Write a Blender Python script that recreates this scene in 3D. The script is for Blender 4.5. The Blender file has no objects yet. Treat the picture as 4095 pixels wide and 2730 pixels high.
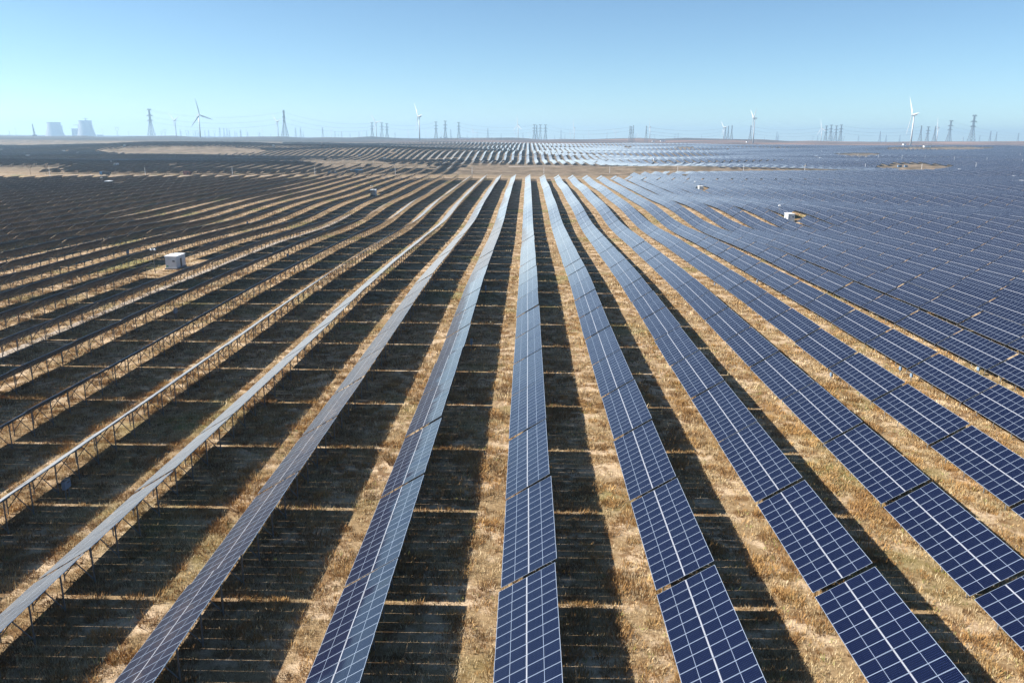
import bpy, math, random
import numpy as np
from mathutils import Matrix, Vector
random.seed(7); RNG = np.random.default_rng(7)
S = bpy.context.scene
COL = S.collection
R_ = math.radians

# ------------------------------------------------------------------ camera
FPX, TH, PSI, RHO = 3185.0, .2502, -.0172, .008
CAMZ = 30.1
F = np.array([math.sin(PSI)*math.cos(TH), math.cos(PSI)*math.cos(TH), -math.sin(TH)])
R0 = np.array([math.cos(PSI), -math.sin(PSI), 0.0]); U0 = np.cross(R0, F)
R2 = math.cos(RHO)*R0 + math.sin(RHO)*U0
U2 = -math.sin(RHO)*R0 + math.cos(RHO)*U0
EYE = np.array([0.0, 0.0, CAMZ])
cam = bpy.data.cameras.new("camera"); cam.sensor_width = 36; cam.lens = FPX/4095*36
cam.clip_start = .5; cam.clip_end = 60000
co = bpy.data.objects.new("camera", cam); COL.objects.link(co); S.camera = co
M = Matrix(((R2[0], U2[0], -F[0], 0), (R2[1], U2[1], -F[1], 0), (R2[2], U2[2], -F[2], CAMZ), (0, 0, 0, 1)))
co.matrix_world = M

def project(X, Y, Z):
    dx, dy, dz = X, Y, Z-CAMZ
    d = dx*F[0]+dy*F[1]+dz*F[2]; d = np.where(d < 1, 1, d)
    return (2047.5+FPX*(dx*R2[0]+dy*R2[1]+dz*R2[2])/d,
            1365-FPX*(dx*U2[0]+dy*U2[1]+dz*U2[2])/d, d)

def ray(x, y): return F + R2*(x-2047.5)/FPX - U2*(y-1365)/FPX
def hor(x): return 551.5 + .008*(x-2110)      # height of the true horizon in the photo

def bearing(x): r = ray(x, hor(x)); return float(r[0]/r[1])

# ------------------------------------------------------------------ terrain
def gs(v, c, w): return np.exp(-((v-c)/w)**2)
def sst(v, a, b):
    t = np.clip((v-a)/(b-a), 0, 1); return t*t*(3-2*t)

def _skyline():
    px = [-600, 0, 200, 340, 400, 550, 700, 820, 1000, 1130, 1220, 1310, 1400, 1480, 1530, 1600, 1700, 1770, 1900, 2050, 2100,
          2170, 2250, 2330, 2500, 2560, 2640, 2740, 2850, 2950, 3050, 3150, 3250, 3350, 3450, 3550, 3700, 3900, 4095, 4700]
    py = [541, 543, 545, 543, 549, 545, 543, 552, 547, 546, 552, 549, 551, 546, 549, 553, 556, 553, 552, 551, 553,
          560, 556, 558, 553, 552, 556, 552, 555, 557, 558, 565, 563, 566, 567, 568, 565, 566, 565, 566]
    s = [bearing(x) for x in px]
    z = [CAMZ-(y-hor(x))*3800/3392 for x, y in zip(px, py)]
    return s, z
SKS, SKZ = _skyline()

def terr(X, Y):
    X = np.asarray(X, float); Y = np.asarray(Y, float)
    Yp = np.maximum(Y, 1.0); s = X/np.maximum(Yp, 60)
    z = -1.5*gs(Y, 285, 52)*(1-.6*sst(abs(X), 120, 260)) + .8*gs(Y, 590, 80)
    n = (np.sin(X/31+1.3)*np.sin(Y/23+.7)*.33 + np.sin(X/63+Y/57)*.35 + np.sin(Y/17.5+X/90)*.14)
    z = z + n*(1-.55*(1-sst(X, -120, -30)))*sst(Y, 70, 170)*(1-.3*sst(Y, 400, 600))
    right = sst(X, 40, 120)
    z = z + right*sst(Y, 110, 170)*(1-sst(Y, 420, 560))*(1.1*np.sin(Y/27+X/60+.6))
    far = sst(Y, 600, 760)
    left = 1-sst(s, -.12, .06)
    # first swell left of centre, then a dip, then the long ridge
    z = z + 3.6*gs(Y, 790, 62)*(1-sst(s, -.12, -.02))
    z = z + far*(1.3*np.sin(Y/44+X/170)+1.1*np.sin(Y/31-X/120+1.1)+.9*np.sin(X/75+Y/140))*(1-sst(Y, 2300, 2700)*.8)
    z = z + far*sst(s, .05, .2)*(2.4*np.sin(Y/58+X/240+.5)+1.2*np.sin(Y/23-X/90))*(1-sst(Y, 2200, 2600))
    hr = np.interp(s, [-.9, -.64, -.57, -.47, -.35, -.25, -.19, -.1, 0, .08, .15, .3, 1], [2, 2.5, 7, 12.5, 14.5, 13, 12, 9.5, 8, 4.5, 2.5, 1.5, 1])
    yr = 1270 + 230*(1-sst(s, -.35, -.12))
    wf = 95 + 110*(1-sst(s, -.35, -.12))
    z = z + hr*np.where(Y < yr, gs(Y, yr, wf), gs(Y, yr, 330))
    z = z + 13.5*sst(Y, 1350, 2400)*sst(s, -.25, .0) + 12*sst(Y, 1700, 2500)*(1-sst(s, -.25, 0)) + 3*sst(Y, 2400, 3000)
    sz = np.interp(s, SKS, SKZ)
    base = np.where(Y < 3000, z, z*(1-sst(Y, 3000, 3300))+16*sst(Y, 3000, 3300))
    z = base + (sz-16)*np.where(Y < 3800, gs(Y, 3800, 290), gs(Y, 3800, 500)) - 3*sst(Y, 4400, 5600)
    z = np.where(Y > 2900, z+.9*np.sin(X/230+Y/400)*gs(Y, 3300, 350), z)
    return z

def on_ground(x, y, dz=0.0):
    """where the line of sight through a photo pixel meets the ground"""
    r = ray(x, y); t = np.arange(25, 9000, 1.0)
    P = EYE[:, None]+r[:, None]*t
    h = P[2]-(terr(P[0], P[1])+dz)
    i = np.argmax(h < 0)
    if not (h < 0).any(): i = -1
    return float(P[0][i]), float(P[1][i])

# ------------------------------------------------------------------ helpers
def setp(o, label=None, cat=None, group=None, kind=None):
    if label: o["label"] = label
    if cat: o["category"] = cat
    if group: o["group"] = group
    if kind: o["kind"] = kind
    return o
def link(o, parent=None):
    COL.objects.link(o)
    if parent is not None: o.parent = parent
    return o
def empty(name, loc=(0, 0, 0), rot=(0, 0, 0), **k):
    o = bpy.data.objects.new(name, None); o.empty_display_size = .5
    o.location = loc; o.rotation_euler = rot
    link(o); setp(o, **k); return o

class MB:
    def __init__(s): s.v = []; s.f = []; s.m = []; s.uv = {}
    def quad(s, pts, m=0, uv=None):
        b = len(s.v); s.v += [tuple(p) for p in pts]; s.f.append(tuple(range(b, b+len(pts)))); s.m.append(m)
        if uv: s.uv[len(s.f)-1] = uv
        return s
    def box(s, c, d, m=0, rz=0, top_uv=None, mats=None):
        x, y, z = d[0]/2, d[1]/2, d[2]/2; b = len(s.v)
        cr, sr = math.cos(rz), math.sin(rz)
        for sx, sy, sz in [(-1,-1,-1),(1,-1,-1),(1,1,-1),(-1,1,-1),(-1,-1,1),(1,-1,1),(1,1,1),(-1,1,1)]:
            px, py = sx*x, sy*y
            s.v.append((c[0]+px*cr-py*sr, c[1]+px*sr+py*cr, c[2]+sz*z))
        for k, q in enumerate([(4,5,6,7),(3,2,1,0),(0,1,5,4),(1,2,6,5),(2,3,7,6),(3,0,4,7)]):
            s.f.append(tuple(b+i for i in q)); s.m.append(mats[k] if mats else m)
            if k == 0 and top_uv: s.uv[len(s.f)-1] = top_uv
        return s
    def tube(s, p, q, r, r2=None, n=6, m=0, cap=True):
        p, q = Vector(p), Vector(q); r2 = r if r2 is None else r2
        a = (q-p).normalized(); u = a.orthogonal().normalized(); w = a.cross(u); b = len(s.v)
        for c, rr in ((p, r), (q, r2)):
            for i in range(n):
                t = 2*math.pi*(i+.5)/n; s.v.append(tuple(c+u*math.cos(t)*rr+w*math.sin(t)*rr))
        for i in range(n):
            j = (i+1) % n; s.f.append((b+i, b+j, b+n+j, b+n+i)); s.m.append(m)
        if cap:
            s.f.append(tuple(b+n+i for i in range(n))); s.m.append(m)
            s.f.append(tuple(b+i for i in reversed(range(n)))); s.m.append(m)
        return s
    def lathe(s, prof, n=24, c=(0, 0, 0), m=0):
        b = len(s.v)
        for r, z in prof:
            for i in range(n):
                t = 2*math.pi*i/n; s.v.append((c[0]+r*math.cos(t), c[1]+r*math.sin(t), c[2]+z))
        for k in range(len(prof)-1):
            for i in range(n):
                j = (i+1) % n; s.f.append((b+k*n+i, b+k*n+j, b+(k+1)*n+j, b+(k+1)*n+i)); s.m.append(m)
        return s
    def mesh(s, name, mats, smooth=False):
        me = bpy.data.meshes.new(name); me.from_pydata(s.v, [], s.f)
        for mt in (mats if isinstance(mats, (list, tuple)) else [mats]): me.materials.append(mt)
        me.polygons.foreach_set('material_index', s.m)
        if s.uv:
            ul = me.uv_layers.new(name='UVMap').data
            for fi, uvs in s.uv.items():
                p = me.polygons[fi]
                for li, q in zip(p.loop_indices, uvs): ul[li].uv = q
        if smooth: me.polygons.foreach_set('use_smooth', [True]*len(me.polygons))
        me.update(); return me
    def obj(s, name, mats, parent=None, smooth=False, loc=None, rot=None, **k):
        o = bpy.data.objects.new(name, s.mesh(name, mats, smooth))
        if loc: o.location = loc
        if rot: o.rotation_euler = rot
        link(o, parent); return setp(o, **k)

def quads_mesh(name, V, Q, mats, mi=None, uv=None, col=None, nper=4):
    """fast mesh from numpy arrays; faces all have nper corners"""
    me = bpy.data.meshes.new(name)
    me.vertices.add(len(V)); me.vertices.foreach_set('co', V.astype(np.float32).ravel())
    me.loops.add(Q.size); me.loops.foreach_set('vertex_index', Q.astype(np.int32).ravel())
    me.polygons.add(len(Q)); me.polygons.foreach_set('loop_start', np.arange(0, Q.size, nper, dtype=np.int32))
    me.polygons.foreach_set('loop_total', np.full(len(Q), nper, dtype=np.int32))
    for m in mats: me.materials.append(m)
    if mi is not None: me.polygons.foreach_set('material_index', mi.astype(np.int32))
    if uv is not None:
        me.uv_layers.new(name='UVMap').data.foreach_set('uv', uv.astype(np.float32).ravel())
    if col is not None:
        a = me.color_attributes.new('tint', 'FLOAT_COLOR', 'CORNER'); a.data.foreach_set('color', col.astype(np.float32).ravel())
    me.update(calc_edges=True); return me

# ------------------------------------------------------------------ materials
class NT:
    def __init__(s, name):
        s.mat = bpy.data.materials.new(name); s.mat.use_nodes = True; s.t = s.mat.node_tree
        s.b = s.t.nodes['Principled BSDF']
    def n(s, typ, **k):
        o = s.t.nodes.new('ShaderNode'+typ)
        for a, v in k.items(): setattr(o, a, v)
        return o
    def l(s, a, b): s.t.links.new(a, b)
    def put(s, sock, v):
        if isinstance(v, (int, float)): sock.default_value = v
        elif isinstance(v, tuple): sock.default_value = v if len(v) != 3 else (*v, 1)
        else: s.l(v, sock)
    def math(s, op, a, b=None, c=None):
        o = s.n('Math', operation=op)
        for i, v in enumerate((a, b, c)):
            if v is not None: s.put(o.inputs[i], v)
        return o.outputs[0]
    def mix(s, f, a, b):
        o = s.n('Mix', data_type='RGBA'); s.put(o.inputs[0], f); s.put(o.inputs[6], a); s.put(o.inputs[7], b); return o.outputs[2]
    def noise(s, vec, scale, detail=3, rough=.55):
        o = s.n('TexNoise'); o.inputs['Scale'].default_value = scale; o.inputs['Detail'].default_value = detail
        o.inputs['Roughness'].default_value = rough
        if vec is not None: s.l(vec, o.inputs['Vector'])
        return o.outputs[0]
    def ramp(s, f, stops):
        o = s.n('ValToRGB'); s.l(f, o.inputs[0]); e = o.color_ramp.elements
        while len(e) < len(stops): e.new(.5)
        for i, (p, c) in enumerate(stops):
            e[i].position = p; e[i].color = (*c, 1) if isinstance(c, tuple) else (c, c, c, 1)
        return o.outputs[0]
    def pos(s): return s.n('NewGeometry').outputs['Position']
    def bump(s, h, st, dist):
        o = s.n('Bump'); o.inputs['Strength'].default_value = st; o.inputs['Distance'].default_value = dist
        s.l(h, o.inputs['Height']); s.l(o.outputs[0], s.b.inputs['Normal'])

def plain(name, col, rough=.6, metal=0, var=.12, scale=3.0):
    m = NT(name)
    tc = m.n('TexCoord').outputs['Object']
    nz = m.noise(tc, scale, 4)
    dark = tuple(c*(1-var*2) for c in col); lite = tuple(min(1, c*(1+var)) for c in col)
    m.l(m.ramp(nz, [(.3, dark), (.7, lite)]), m.b.inputs['Base Color'])
    m.b.inputs['Roughness'].default_value = rough; m.b.inputs['Metallic'].default_value = metal
    return m.mat

def panel_material():
    m = NT('solar_glass')
    uv = m.n('UVMap'); uv.uv_map = 'UVMap'
    sp = m.n('SeparateXYZ'); m.l(uv.outputs[0], sp.inputs[0]); u, v = sp.outputs[0], sp.outputs[1]
    um = u; vm = m.math('MODULO', v, 1.012)
    def band(x, c, h):       # 1 inside |x-c|<h
        return m.math('LESS_THAN', m.math('ABSOLUTE', m.math('SUBTRACT', x, c)), h)
    e_v = m.math('MAXIMUM', m.math('LESS_THAN', vm, .024), m.math('GREATER_THAN', vm, .968))
    e_u = m.math('MAXIMUM', m.math('MAXIMUM', m.math('LESS_THAN', um, .03), m.math('GREATER_THAN', um, 4.27)), band(um, 2.15, .045))
    mid = m.math('MAXIMUM', band(um, 1.058, .014), band(um, 3.242, .014))
    line = m.math('MAXIMUM', m.math('MAXIMUM', e_v, e_u), mid)
    # pale dots where the clipped corners of the cells meet
    fu = m.math('SUBTRACT', m.math('FRACT', m.math('DIVIDE', m.math('SUBTRACT', um, .03), .0849)), .5)
    fv = m.math('SUBTRACT', m.math('FRACT', m.math('DIVIDE', m.math('SUBTRACT', vm, .027), .1563)), .5)
    au, av = m.math('ABSOLUTE', fu), m.math('ABSOLUTE', fv)
    du = m.math('MULTIPLY', m.math('SUBTRACT', .5, au), .0849); dv = m.math('MULTIPLY', m.math('SUBTRACT', .5, av), .1563)
    dot = m.math('LESS_THAN', m.math('ADD', du, dv), .0155)
    gap = m.math('MAXIMUM', m.math('LESS_THAN', du, .0012), m.math('LESS_THAN', dv, .0018))
    pos = m.pos()
    n1 = m.noise(pos, .35, 2); n2 = m.noise(pos, .012, 2)
    oi = m.n('ObjectInfo')
    cell = m.mix(n1, (.0004, .0012, .0105), (.0009, .0027, .018))
    cell = m.mix(m.math('MULTIPLY', oi.outputs['Random'], .5), cell, (.001, .0025, .015))
    cell = m.mix(m.math('MULTIPLY', n2, .35), cell, (.0015, .005, .026))
    wn = m.n('TexWhiteNoise', noise_dimensions='3D'); cv = m.n('CombineXYZ')
    m.l(m.math('FLOOR', m.math('DIVIDE', v, 1.012)), cv.inputs[0]); m.l(m.math('GREATER_THAN', u, 2.15), cv.inputs[1])
    fl = m.n('SeparateXYZ'); m.l(pos, fl.inputs[0])
    m.l(m.math('ADD', oi.outputs['Random'], m.math('FLOOR', m.math('DIVIDE', fl.outputs[0], 10.34))), cv.inputs[2]); m.l(cv.outputs[0], wn.inputs[0])
    cell = m.mix(m.math('MULTIPLY', wn.outputs[0], .55), cell, (.0016, .0036, .019))
    stn = m.n('Mapping'); stn.inputs['Scale'].default_value = (.25, 2.2, .25); m.l(pos, stn.inputs[0])
    streak = m.ramp(m.noise(stn.outputs[0], 1.5, 4, .65), [(.45, 0.0), (.8, .5)])
    cell = m.mix(streak, cell, (.004, .007, .020))
    c = m.mix(m.math('MULTIPLY', gap, .35), cell, (.03, .05, .11))
    c = m.mix(dot, c, (.05, .065, .13))
    c = m.mix(line, c, (.17, .21, .285))
    c = m.mix(band(um, 2.15, .045), c, (.25, .27, .32))
    m.l(c, m.b.inputs['Base Color'])
    m.b.inputs['Roughness'].default_value = .16
    m.b.inputs['IOR'].default_value = 1.5
    m.b.inputs['Specular IOR Level'].default_value = .2
    m.b.inputs['Sheen Weight'].default_value = .0; m.b.inputs['Sheen Roughness'].default_value = .22; m.b.inputs['Sheen Tint'].default_value = (1, .97, .93, 1)
    dust = m.noise(pos, 1.3, 4)
    m.l(m.math('ADD', .02, m.math('MULTIPLY', dust, .12)), m.b.inputs['Roughness'])
    # dust film with a grazing sheen painted in: paler the flatter the view
    gm = m.n('NewGeometry'); dp = m.n('VectorMath', operation='DOT_PRODUCT')
    m.l(gm.outputs['Normal'], dp.inputs[0]); m.l(gm.outputs['Incoming'], dp.inputs[1])
    tau = m.math('DIVIDE', -.00075, m.math('ADD', m.math('POWER', m.math('ABSOLUTE', dp.outputs['Value']), 3.0), .0011))
    cover = m.math('SUBTRACT', 1.0, m.math('EXPONENT', tau))
    df = m.n('BsdfDiffuse'); df.inputs['Color'].default_value = (.34, .375, .41, 1)
    ms = m.n('MixShader'); m.l(cover, ms.inputs[0]); m.l(m.b.outputs[0], ms.inputs[1]); m.l(df.outputs[0], ms.inputs[2])
    m.l(ms.outputs[0], m.t.nodes['Material Output'].inputs['Surface'])
    return m.mat

M_panel = panel_material()
M_back = plain('panel_backsheet', (.006, .012, .030), .55, 0, .1, 1.5)
M_alu = plain('aluminium_frame', (.55, .57, .60), .35, .7, .05)
M_steel = plain('galvanised_steel', (.18, .185, .19), .55, .25, .15, 6)
M_white = plain('white_painted_metal', (.74, .76, .78), .45, 0, .04, 1.2)
M_offwhite = plain('pale_grey_paint', (.55, .60, .64), .5, 0, .07, .9)
M_blue = plain('blue_paint', (.06, .20, .40), .45, 0, .15, 1)
M_combiner = plain('grey_blue_enamel', (.15, .23, .34), .4, 0, .06, 3)
M_dark = plain('dark_metal', (.03, .03, .035), .5, 0, .1)
M_rust = plain('red_brown_paint', (.20, .085, .07), .7, 0, .15, 1)
M_conc = plain('concrete', (.20, .20, .21), .85, 0, .08, .08)
M_pylon = plain('weathered_lattice_steel', (.11, .13, .155), .6, .3, .1, .2)
M_turb = plain('turbine_white', (.46, .47, .49), .4, 0, .03, .1)
M_bark = plain('dry_bark', (.16, .12, .09), .9, 0, .2, 2)
M_rubber = plain('tyre_rubber', (.02, .02, .02), .8, 0, .1)
M_glassd = plain('dark_window_glass', (.02, .03, .04), .1, 0, .1)
M_green = plain('green_sticker', (.05, .30, .16), .5, 0, .1)

def ground_material():
    m = NT('dry_steppe_ground')
    p = m.pos()
    big = m.noise(p, .02, 4, .6); med = m.noise(p, .28, 4, .6); fine = m.noise(p, 2.6, 5, .7); vf = m.noise(p, 11, 3, .7)
    straw = m.mix(fine, (.15, .092, .040), (.45, .34, .20))
    sand = m.mix(fine, (.40, .29, .18), (.70, .57, .41))
    scrub = m.mix(fine, (.06, .034, .015), (.25, .14, .06))
    green = m.mix(fine, (.10, .10, .03), (.26, .26, .09))
    c = m.mix(m.ramp(med, [(.48, 0.0), (.60, 1.0)]), straw, sand)
    c = m.mix(m.ramp(m.noise(p, .55, 4, .65), [(.50, 0.0), (.60, .85)]), c, scrub)
    c = m.mix(m.ramp(m.noise(p, .045, 3, .6), [(.55, 0.0), (.67, .8)]), c, green)
    c = m.mix(m.ramp(vf, [(.35, .45), (.55, 0.0)]), c, (.06, .035, .018))
    # beyond the park: bare red-brown hills, darker and bluer to the left
    sp = m.n('SeparateXYZ'); m.l(p, sp.inputs[0])
    fy = m.n('MapRange'); m.l(sp.outputs[1], fy.inputs[0]); fy.inputs[1].default_value = 560; fy.inputs[2].default_value = 720
    pale = m.mix(m.ramp(m.noise(p, .05, 5, .75), [(.38, 0.0), (.56, 1.0)]), (.24, .195, .15), (.07, .058, .042))
    c = m.mix(m.math('MULTIPLY', fy.outputs[0], .8), c, pale)
    fz = m.n('MapRange'); m.l(sp.outputs[1], fz.inputs[0]); fz.inputs[1].default_value = 2250; fz.inputs[2].default_value = 2600
    st = m.n('Mapping'); st.inputs['Scale'].default_value = (.0016, .006, .01); m.l(p, st.inputs[0])
    hill = m.mix(m.ramp(m.noise(st.outputs[0], 1.6, 5, .6), [(.45, 0.0), (.62, 1.0)]), (.065, .05, .045), (.33, .20, .145))
    lx = m.n('MapRange'); m.l(sp.outputs[0], lx.inputs[0]); lx.inputs[1].default_value = -700; lx.inputs[2].default_value = 600
    hill = m.mix(lx.outputs[0], m.mix(.8, hill, (.035, .045, .045)), hill)  # dark blue tone stands in for haze over the left hills
    c = m.mix(fz.outputs[0], c, hill)
    c = m.mix(1.0, c, c)
    mm_ = c.node; mm_.blend_type = 'MULTIPLY'; mm_.inputs[7].default_value = (.86, .84, .84, 1)
    for l_ in list(mm_.inputs[7].links): m.t.links.remove(l_)
    m.l(c, m.b.inputs['Base Color']); m.b.inputs['Roughness'].default_value = .95
    m.b.inputs['Specular IOR Level'].default_value = .1
    h = m.math('ADD', m.math('MULTIPLY', fine, .6), m.math('MULTIPLY', vf, .4))
    m.bump(h, .9, .12)
    return m.mat
M_ground = ground_material()

def track_material(name, a, b):
    m = NT(name); p = m.pos()
    c = m.mix(m.ramp(m.noise(p, .7, 5, .65), [(.35, 0.0), (.65, 1.0)]), a, b)
    m.l(c, m.b.inputs['Base Color']); m.b.inputs['Roughness'].default_value = .95; m.bump(m.noise(p, 4, 4), .5, .05); return m.mat
M_track = track_material('pale_track_gravel', (.22, .185, .155), (.36, .31, .27))

def grass_material(name):
    m = NT(name); a = m.n('VertexColor'); a.layer_name = 'tint'
    m.l(a.outputs[0], m.b.inputs['Base Color']); m.b.inputs['Roughness'].default_value = .85
    m.b.inputs['Specular IOR Level'].default_value = .15
    return m.mat
M_grass = grass_material('dry_grass_blades')

# ------------------------------------------------------------------ ground sheet
def build_ground():
    ys = [-260, -180, -120, -80, -50, -25, 0]
    y = 0.0
    while y < 13500:
        y += max(4.0, y*.0085 if y > 600 else 4.0); ys.append(y)
    ys = np.array(ys); ns = 300
    s = np.linspace(-1, 1, ns); s = np.sign(s)*np.abs(s)**1.15
    W = np.where(ys < 0, 420, 420+.92*np.maximum(ys, 0))
    X = s[None, :]*W[:, None]; Y = np.repeat(ys[:, None], ns, 1)
    Z = terr(X, Y)
    V = np.stack([X, Y, Z], -1).reshape(-1, 3)
    i = np.arange(len(ys)-1)[:, None]*ns+np.arange(ns-1)[None, :]
    Q = np.stack([i, i+1, i+ns+1, i+ns], -1).reshape(-1, 4)
    me = quads_mesh('ground', V, Q, [M_ground]); me.polygons.foreach_set('use_smooth', [True]*len(me.polygons))
    o = bpy.data.objects.new('ground', me); link(o); setp(o, kind='structure')
build_ground()

def strip(name, pts, w, dz, mat, step=6):
    P = [];
    for (a, b) in zip(pts[:-1], pts[1:]):
        L = math.dist(a, b); k = max(1, int(L/step))
        for i in range(k): P.append((a[0]+(b[0]-a[0])*i/k, a[1]+(b[1]-a[1])*i/k))
    P.append(pts[-1]); P = np.array(P)
    T = np.gradient(P, axis=0); T /= np.linalg.norm(T, axis=1)[:, None]; N = np.stack([-T[:, 1], T[:, 0]], 1)
    ww = w*(1+.18*np.sin(np.arange(len(P))*.35)+.1*np.sin(np.arange(len(P))*.13+1))[:, None]
    V = []; k = 4
    for j in range(k+1):
        q = P+N*ww*(j/k-.5); V.append(np.column_stack([q, terr(q[:, 0], q[:, 1])+dz]))
    V = np.stack(V, 1).reshape(-1, 3); n = len(P)
    i = np.arange(n-1)[:, None]*(k+1)+np.arange(k)[None, :]
    Q = np.stack([i, i+k+1, i+k+2, i+1], -1).reshape(-1, 4)[:, ::-1]
    o = bpy.data.objects.new(name, quads_mesh(name, V, Q, [mat])); link(o); setp(o, kind='structure'); return o
strip('dirt_road', [(-560, 590), (-330, 597), (-180, 602), (0, 607), (200, 612), (420, 690)], 5, .10, M_track)
strip('service_track', [(-72.9, 70), (-72.9, 330)], 1.9, .05, M_track, 4)
strip('dirt_road', [(-20, 868), (60, 880), (130, 862)], 9, .15, M_track)

# ------------------------------------------------------------------ solar tables
X0, WX, RISE, P, Y0, GAP = -1.5, 3.65, 2.275, 10.34, 47.05, .42
BETA = math.atan2(RISE, WX); HLO = 1.1
MOD, NMOD, MLEN, MGAP = 1.012, 13, 2.143, .014
TL = NMOD*MOD-.02; L = TL+GAP
cB, sB = math.cos(BETA), math.sin(BETA)
ZC = HLO+RISE/2      # height of the panel plane over the table's centre
def on_plane(u, w=0.0):   # u along the slope from the low edge, w above the plane
    a = u-2.15
    return (a*cB-w*sB, ZC+a*sB+w*cB)
BENTS = [-TL/2+1.6+i*(TL-3.2)/3 for i in range(4)]

def mod_mesh(h):
    b = MB(); u0 = h*(MLEN+MGAP); u1 = u0+MLEN
    b.box((0, 0, 0), (MLEN, .992, .035), 0, mats=[0, 1, 2, 2, 2, 2], top_uv=[(u0, 0), (u1, 0), (u1, .992), (u0, .992)])
    return b.mesh('solar_panel', [M_panel, M_back, M_alu])
ME_mod = [mod_mesh(0), mod_mesh(1)]
def half_mesh(h):
    b = MB(); u0 = h*(MLEN+MGAP); u1 = u0+MLEN
    b.box((0, 0, 0), (MLEN, TL, .035), 0, mats=[0, 1, 2, 2, 2, 2], top_uv=[(u0, 0), (u1, 0), (u1, TL), (u0, TL)])
    return b.mesh('panel_row', [M_panel, M_back, M_alu])
ME_half = [half_mesh(0), half_mesh(1)]
def m_tube(name, p, q, r, n=5):
    return MB().tube(p, q, r, n=n).mesh(name, M_steel)
xf, xr = -1.05, 1.05
def undr(x, d=.16): return ZC+x*math.tan(BETA)-d/cB
ME_front = m_tube('front_post', (xf, 0, -.3), (xf, 0, undr(xf)), .055, 6)
ME_rear = m_tube('rear_post', (xr, 0, -.3), (xr, 0, undr(xr)), .06, 6)
ME_braceA = m_tube('brace', (xr-.03, .06, .18), (-.45, .06, undr(-.45)), .043)
ME_braceB = m_tube('brace', (xf+.03, -.06, .45), (.45, -.06, undr(.45)), .043)
ME_raft = MB().tube((-1.62, 0, undr(-1.62, .11)), (1.62, 0, undr(1.62, .11)), .045, n=4).mesh('rafter', M_steel)
ME_purl = MB().tube((0, -TL/2-.05, 0), (0, TL/2+.05, 0), .038, n=4).mesh('purlin', M_steel)
PURL = [.45, 1.65, 2.65, 3.85]

def new(name, me, parent, loc=(0, 0, 0), rot=None):
    o = bpy.data.objects.new(name, me); o.location = loc
    if rot: o.rotation_euler = rot
    COL.objects.link(o); o.parent = parent; return o

def build_table(root, detailed):
    if detailed:
        for h in range(2):
            for i in range(NMOD):
                x, z = on_plane(MLEN/2+h*(MLEN+MGAP))
                new('solar_panel', ME_mod[h], root, (x, -TL/2+.496+i*MOD, z), (0, -BETA, 0))
    else:
        for h in range(2):
            x, z = on_plane(MLEN/2+h*(MLEN+MGAP)); new('panel_row', ME_half[h], root, (x, 0, z), (0, -BETA, 0))
    for u in PURL:
        x, z = on_plane(u, -.058); new('purlin', ME_purl, root, (x, 0, z))
    for y in BENTS:
        new('front_post', ME_front, root, (0, y, 0)); new('rear_post', ME_rear, root, (0, y, 0))
        new('brace', ME_braceA, root, (0, y, 0)); new('brace', ME_braceB, root, (0, y, 0))
        if detailed: new('rafter', ME_raft, root, (0, y, 0))

def copy_thing(root, kids, grand=None):
    r = root.copy(); COL.objects.link(r)
    for c in kids:
        d = c.copy(); COL.objects.link(d); d.parent = r
    return r

# --- where tables stand
def yend(X):
    s = X/595.0
    e = np.interp(s, [-.75, -.6, -.45, -.3, -.2, .12, .13, .22, .3, .5, .7, 1], [505, 518, 552, 576, 586, 586, 650, 702, 720, 757, 800, 830])
    return e
cabins = {'A': (-80.9, 184.0)}
def photo_spot(x, y, dz=0): return on_ground(x, y, dz)
CAB = [  # photo pixel of the base, kind
    (706, 1077), (1492, 783), (3160, 888), (2782, 766), (432, 745), (465, 668), (1538, 640), (3803, 697), (3839, 688),
    (4052, 718), (4000, 667), (3896, 638), (3805, 612), (3462, 635), (3438, 645), (4091, 740), (3280, 639), (3060, 628),
    (2617, 644), (255, 610), (309, 618), (394, 614), (8, 605), (112, 631), (499, 588), (652, 626), (1094, 587), (1059, 629),
    (1438, 627), (1742, 592)]
CABP = [on_ground(x, y) for x, y in CAB]
rows = {}
KX = lambda k: X0+WX/2+k*P
# cabins sit in the middle of a missing table: snap them to the row grid when close
def snap(x, y):
    k = round((x-(X0+WX/2))/P); j = round((y-Y0-L/2)/L); return KX(k), Y0+L/2+j*L
CABW = []
for n, (x, y) in enumerate(CABP):
    if y < 640:
        CABW.append((-81.9, 183.2) if n == 0 else (x+(3 if n == 3 else 0), y+1.5))
    else: CABW.append((x, y))

cl = [(725, 600, 335, 18), (1390, 648, 160, 12), (1600, 655, 150, 7), (3655, 666, 155, 14), (3430, 617, 95, 7), (3765, 592, 220, 6.5),
      (2510, 589, 16, 4), (2735, 590, 38, 4), (1250, 640, 60, 5)]
def cleared(x, y):
    c = np.zeros(x.shape, bool)
    for a, b, rx, ry in cl: c |= ((x-a)/rx)**2+((y-b)/ry)**2 < 1
    return c

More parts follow.
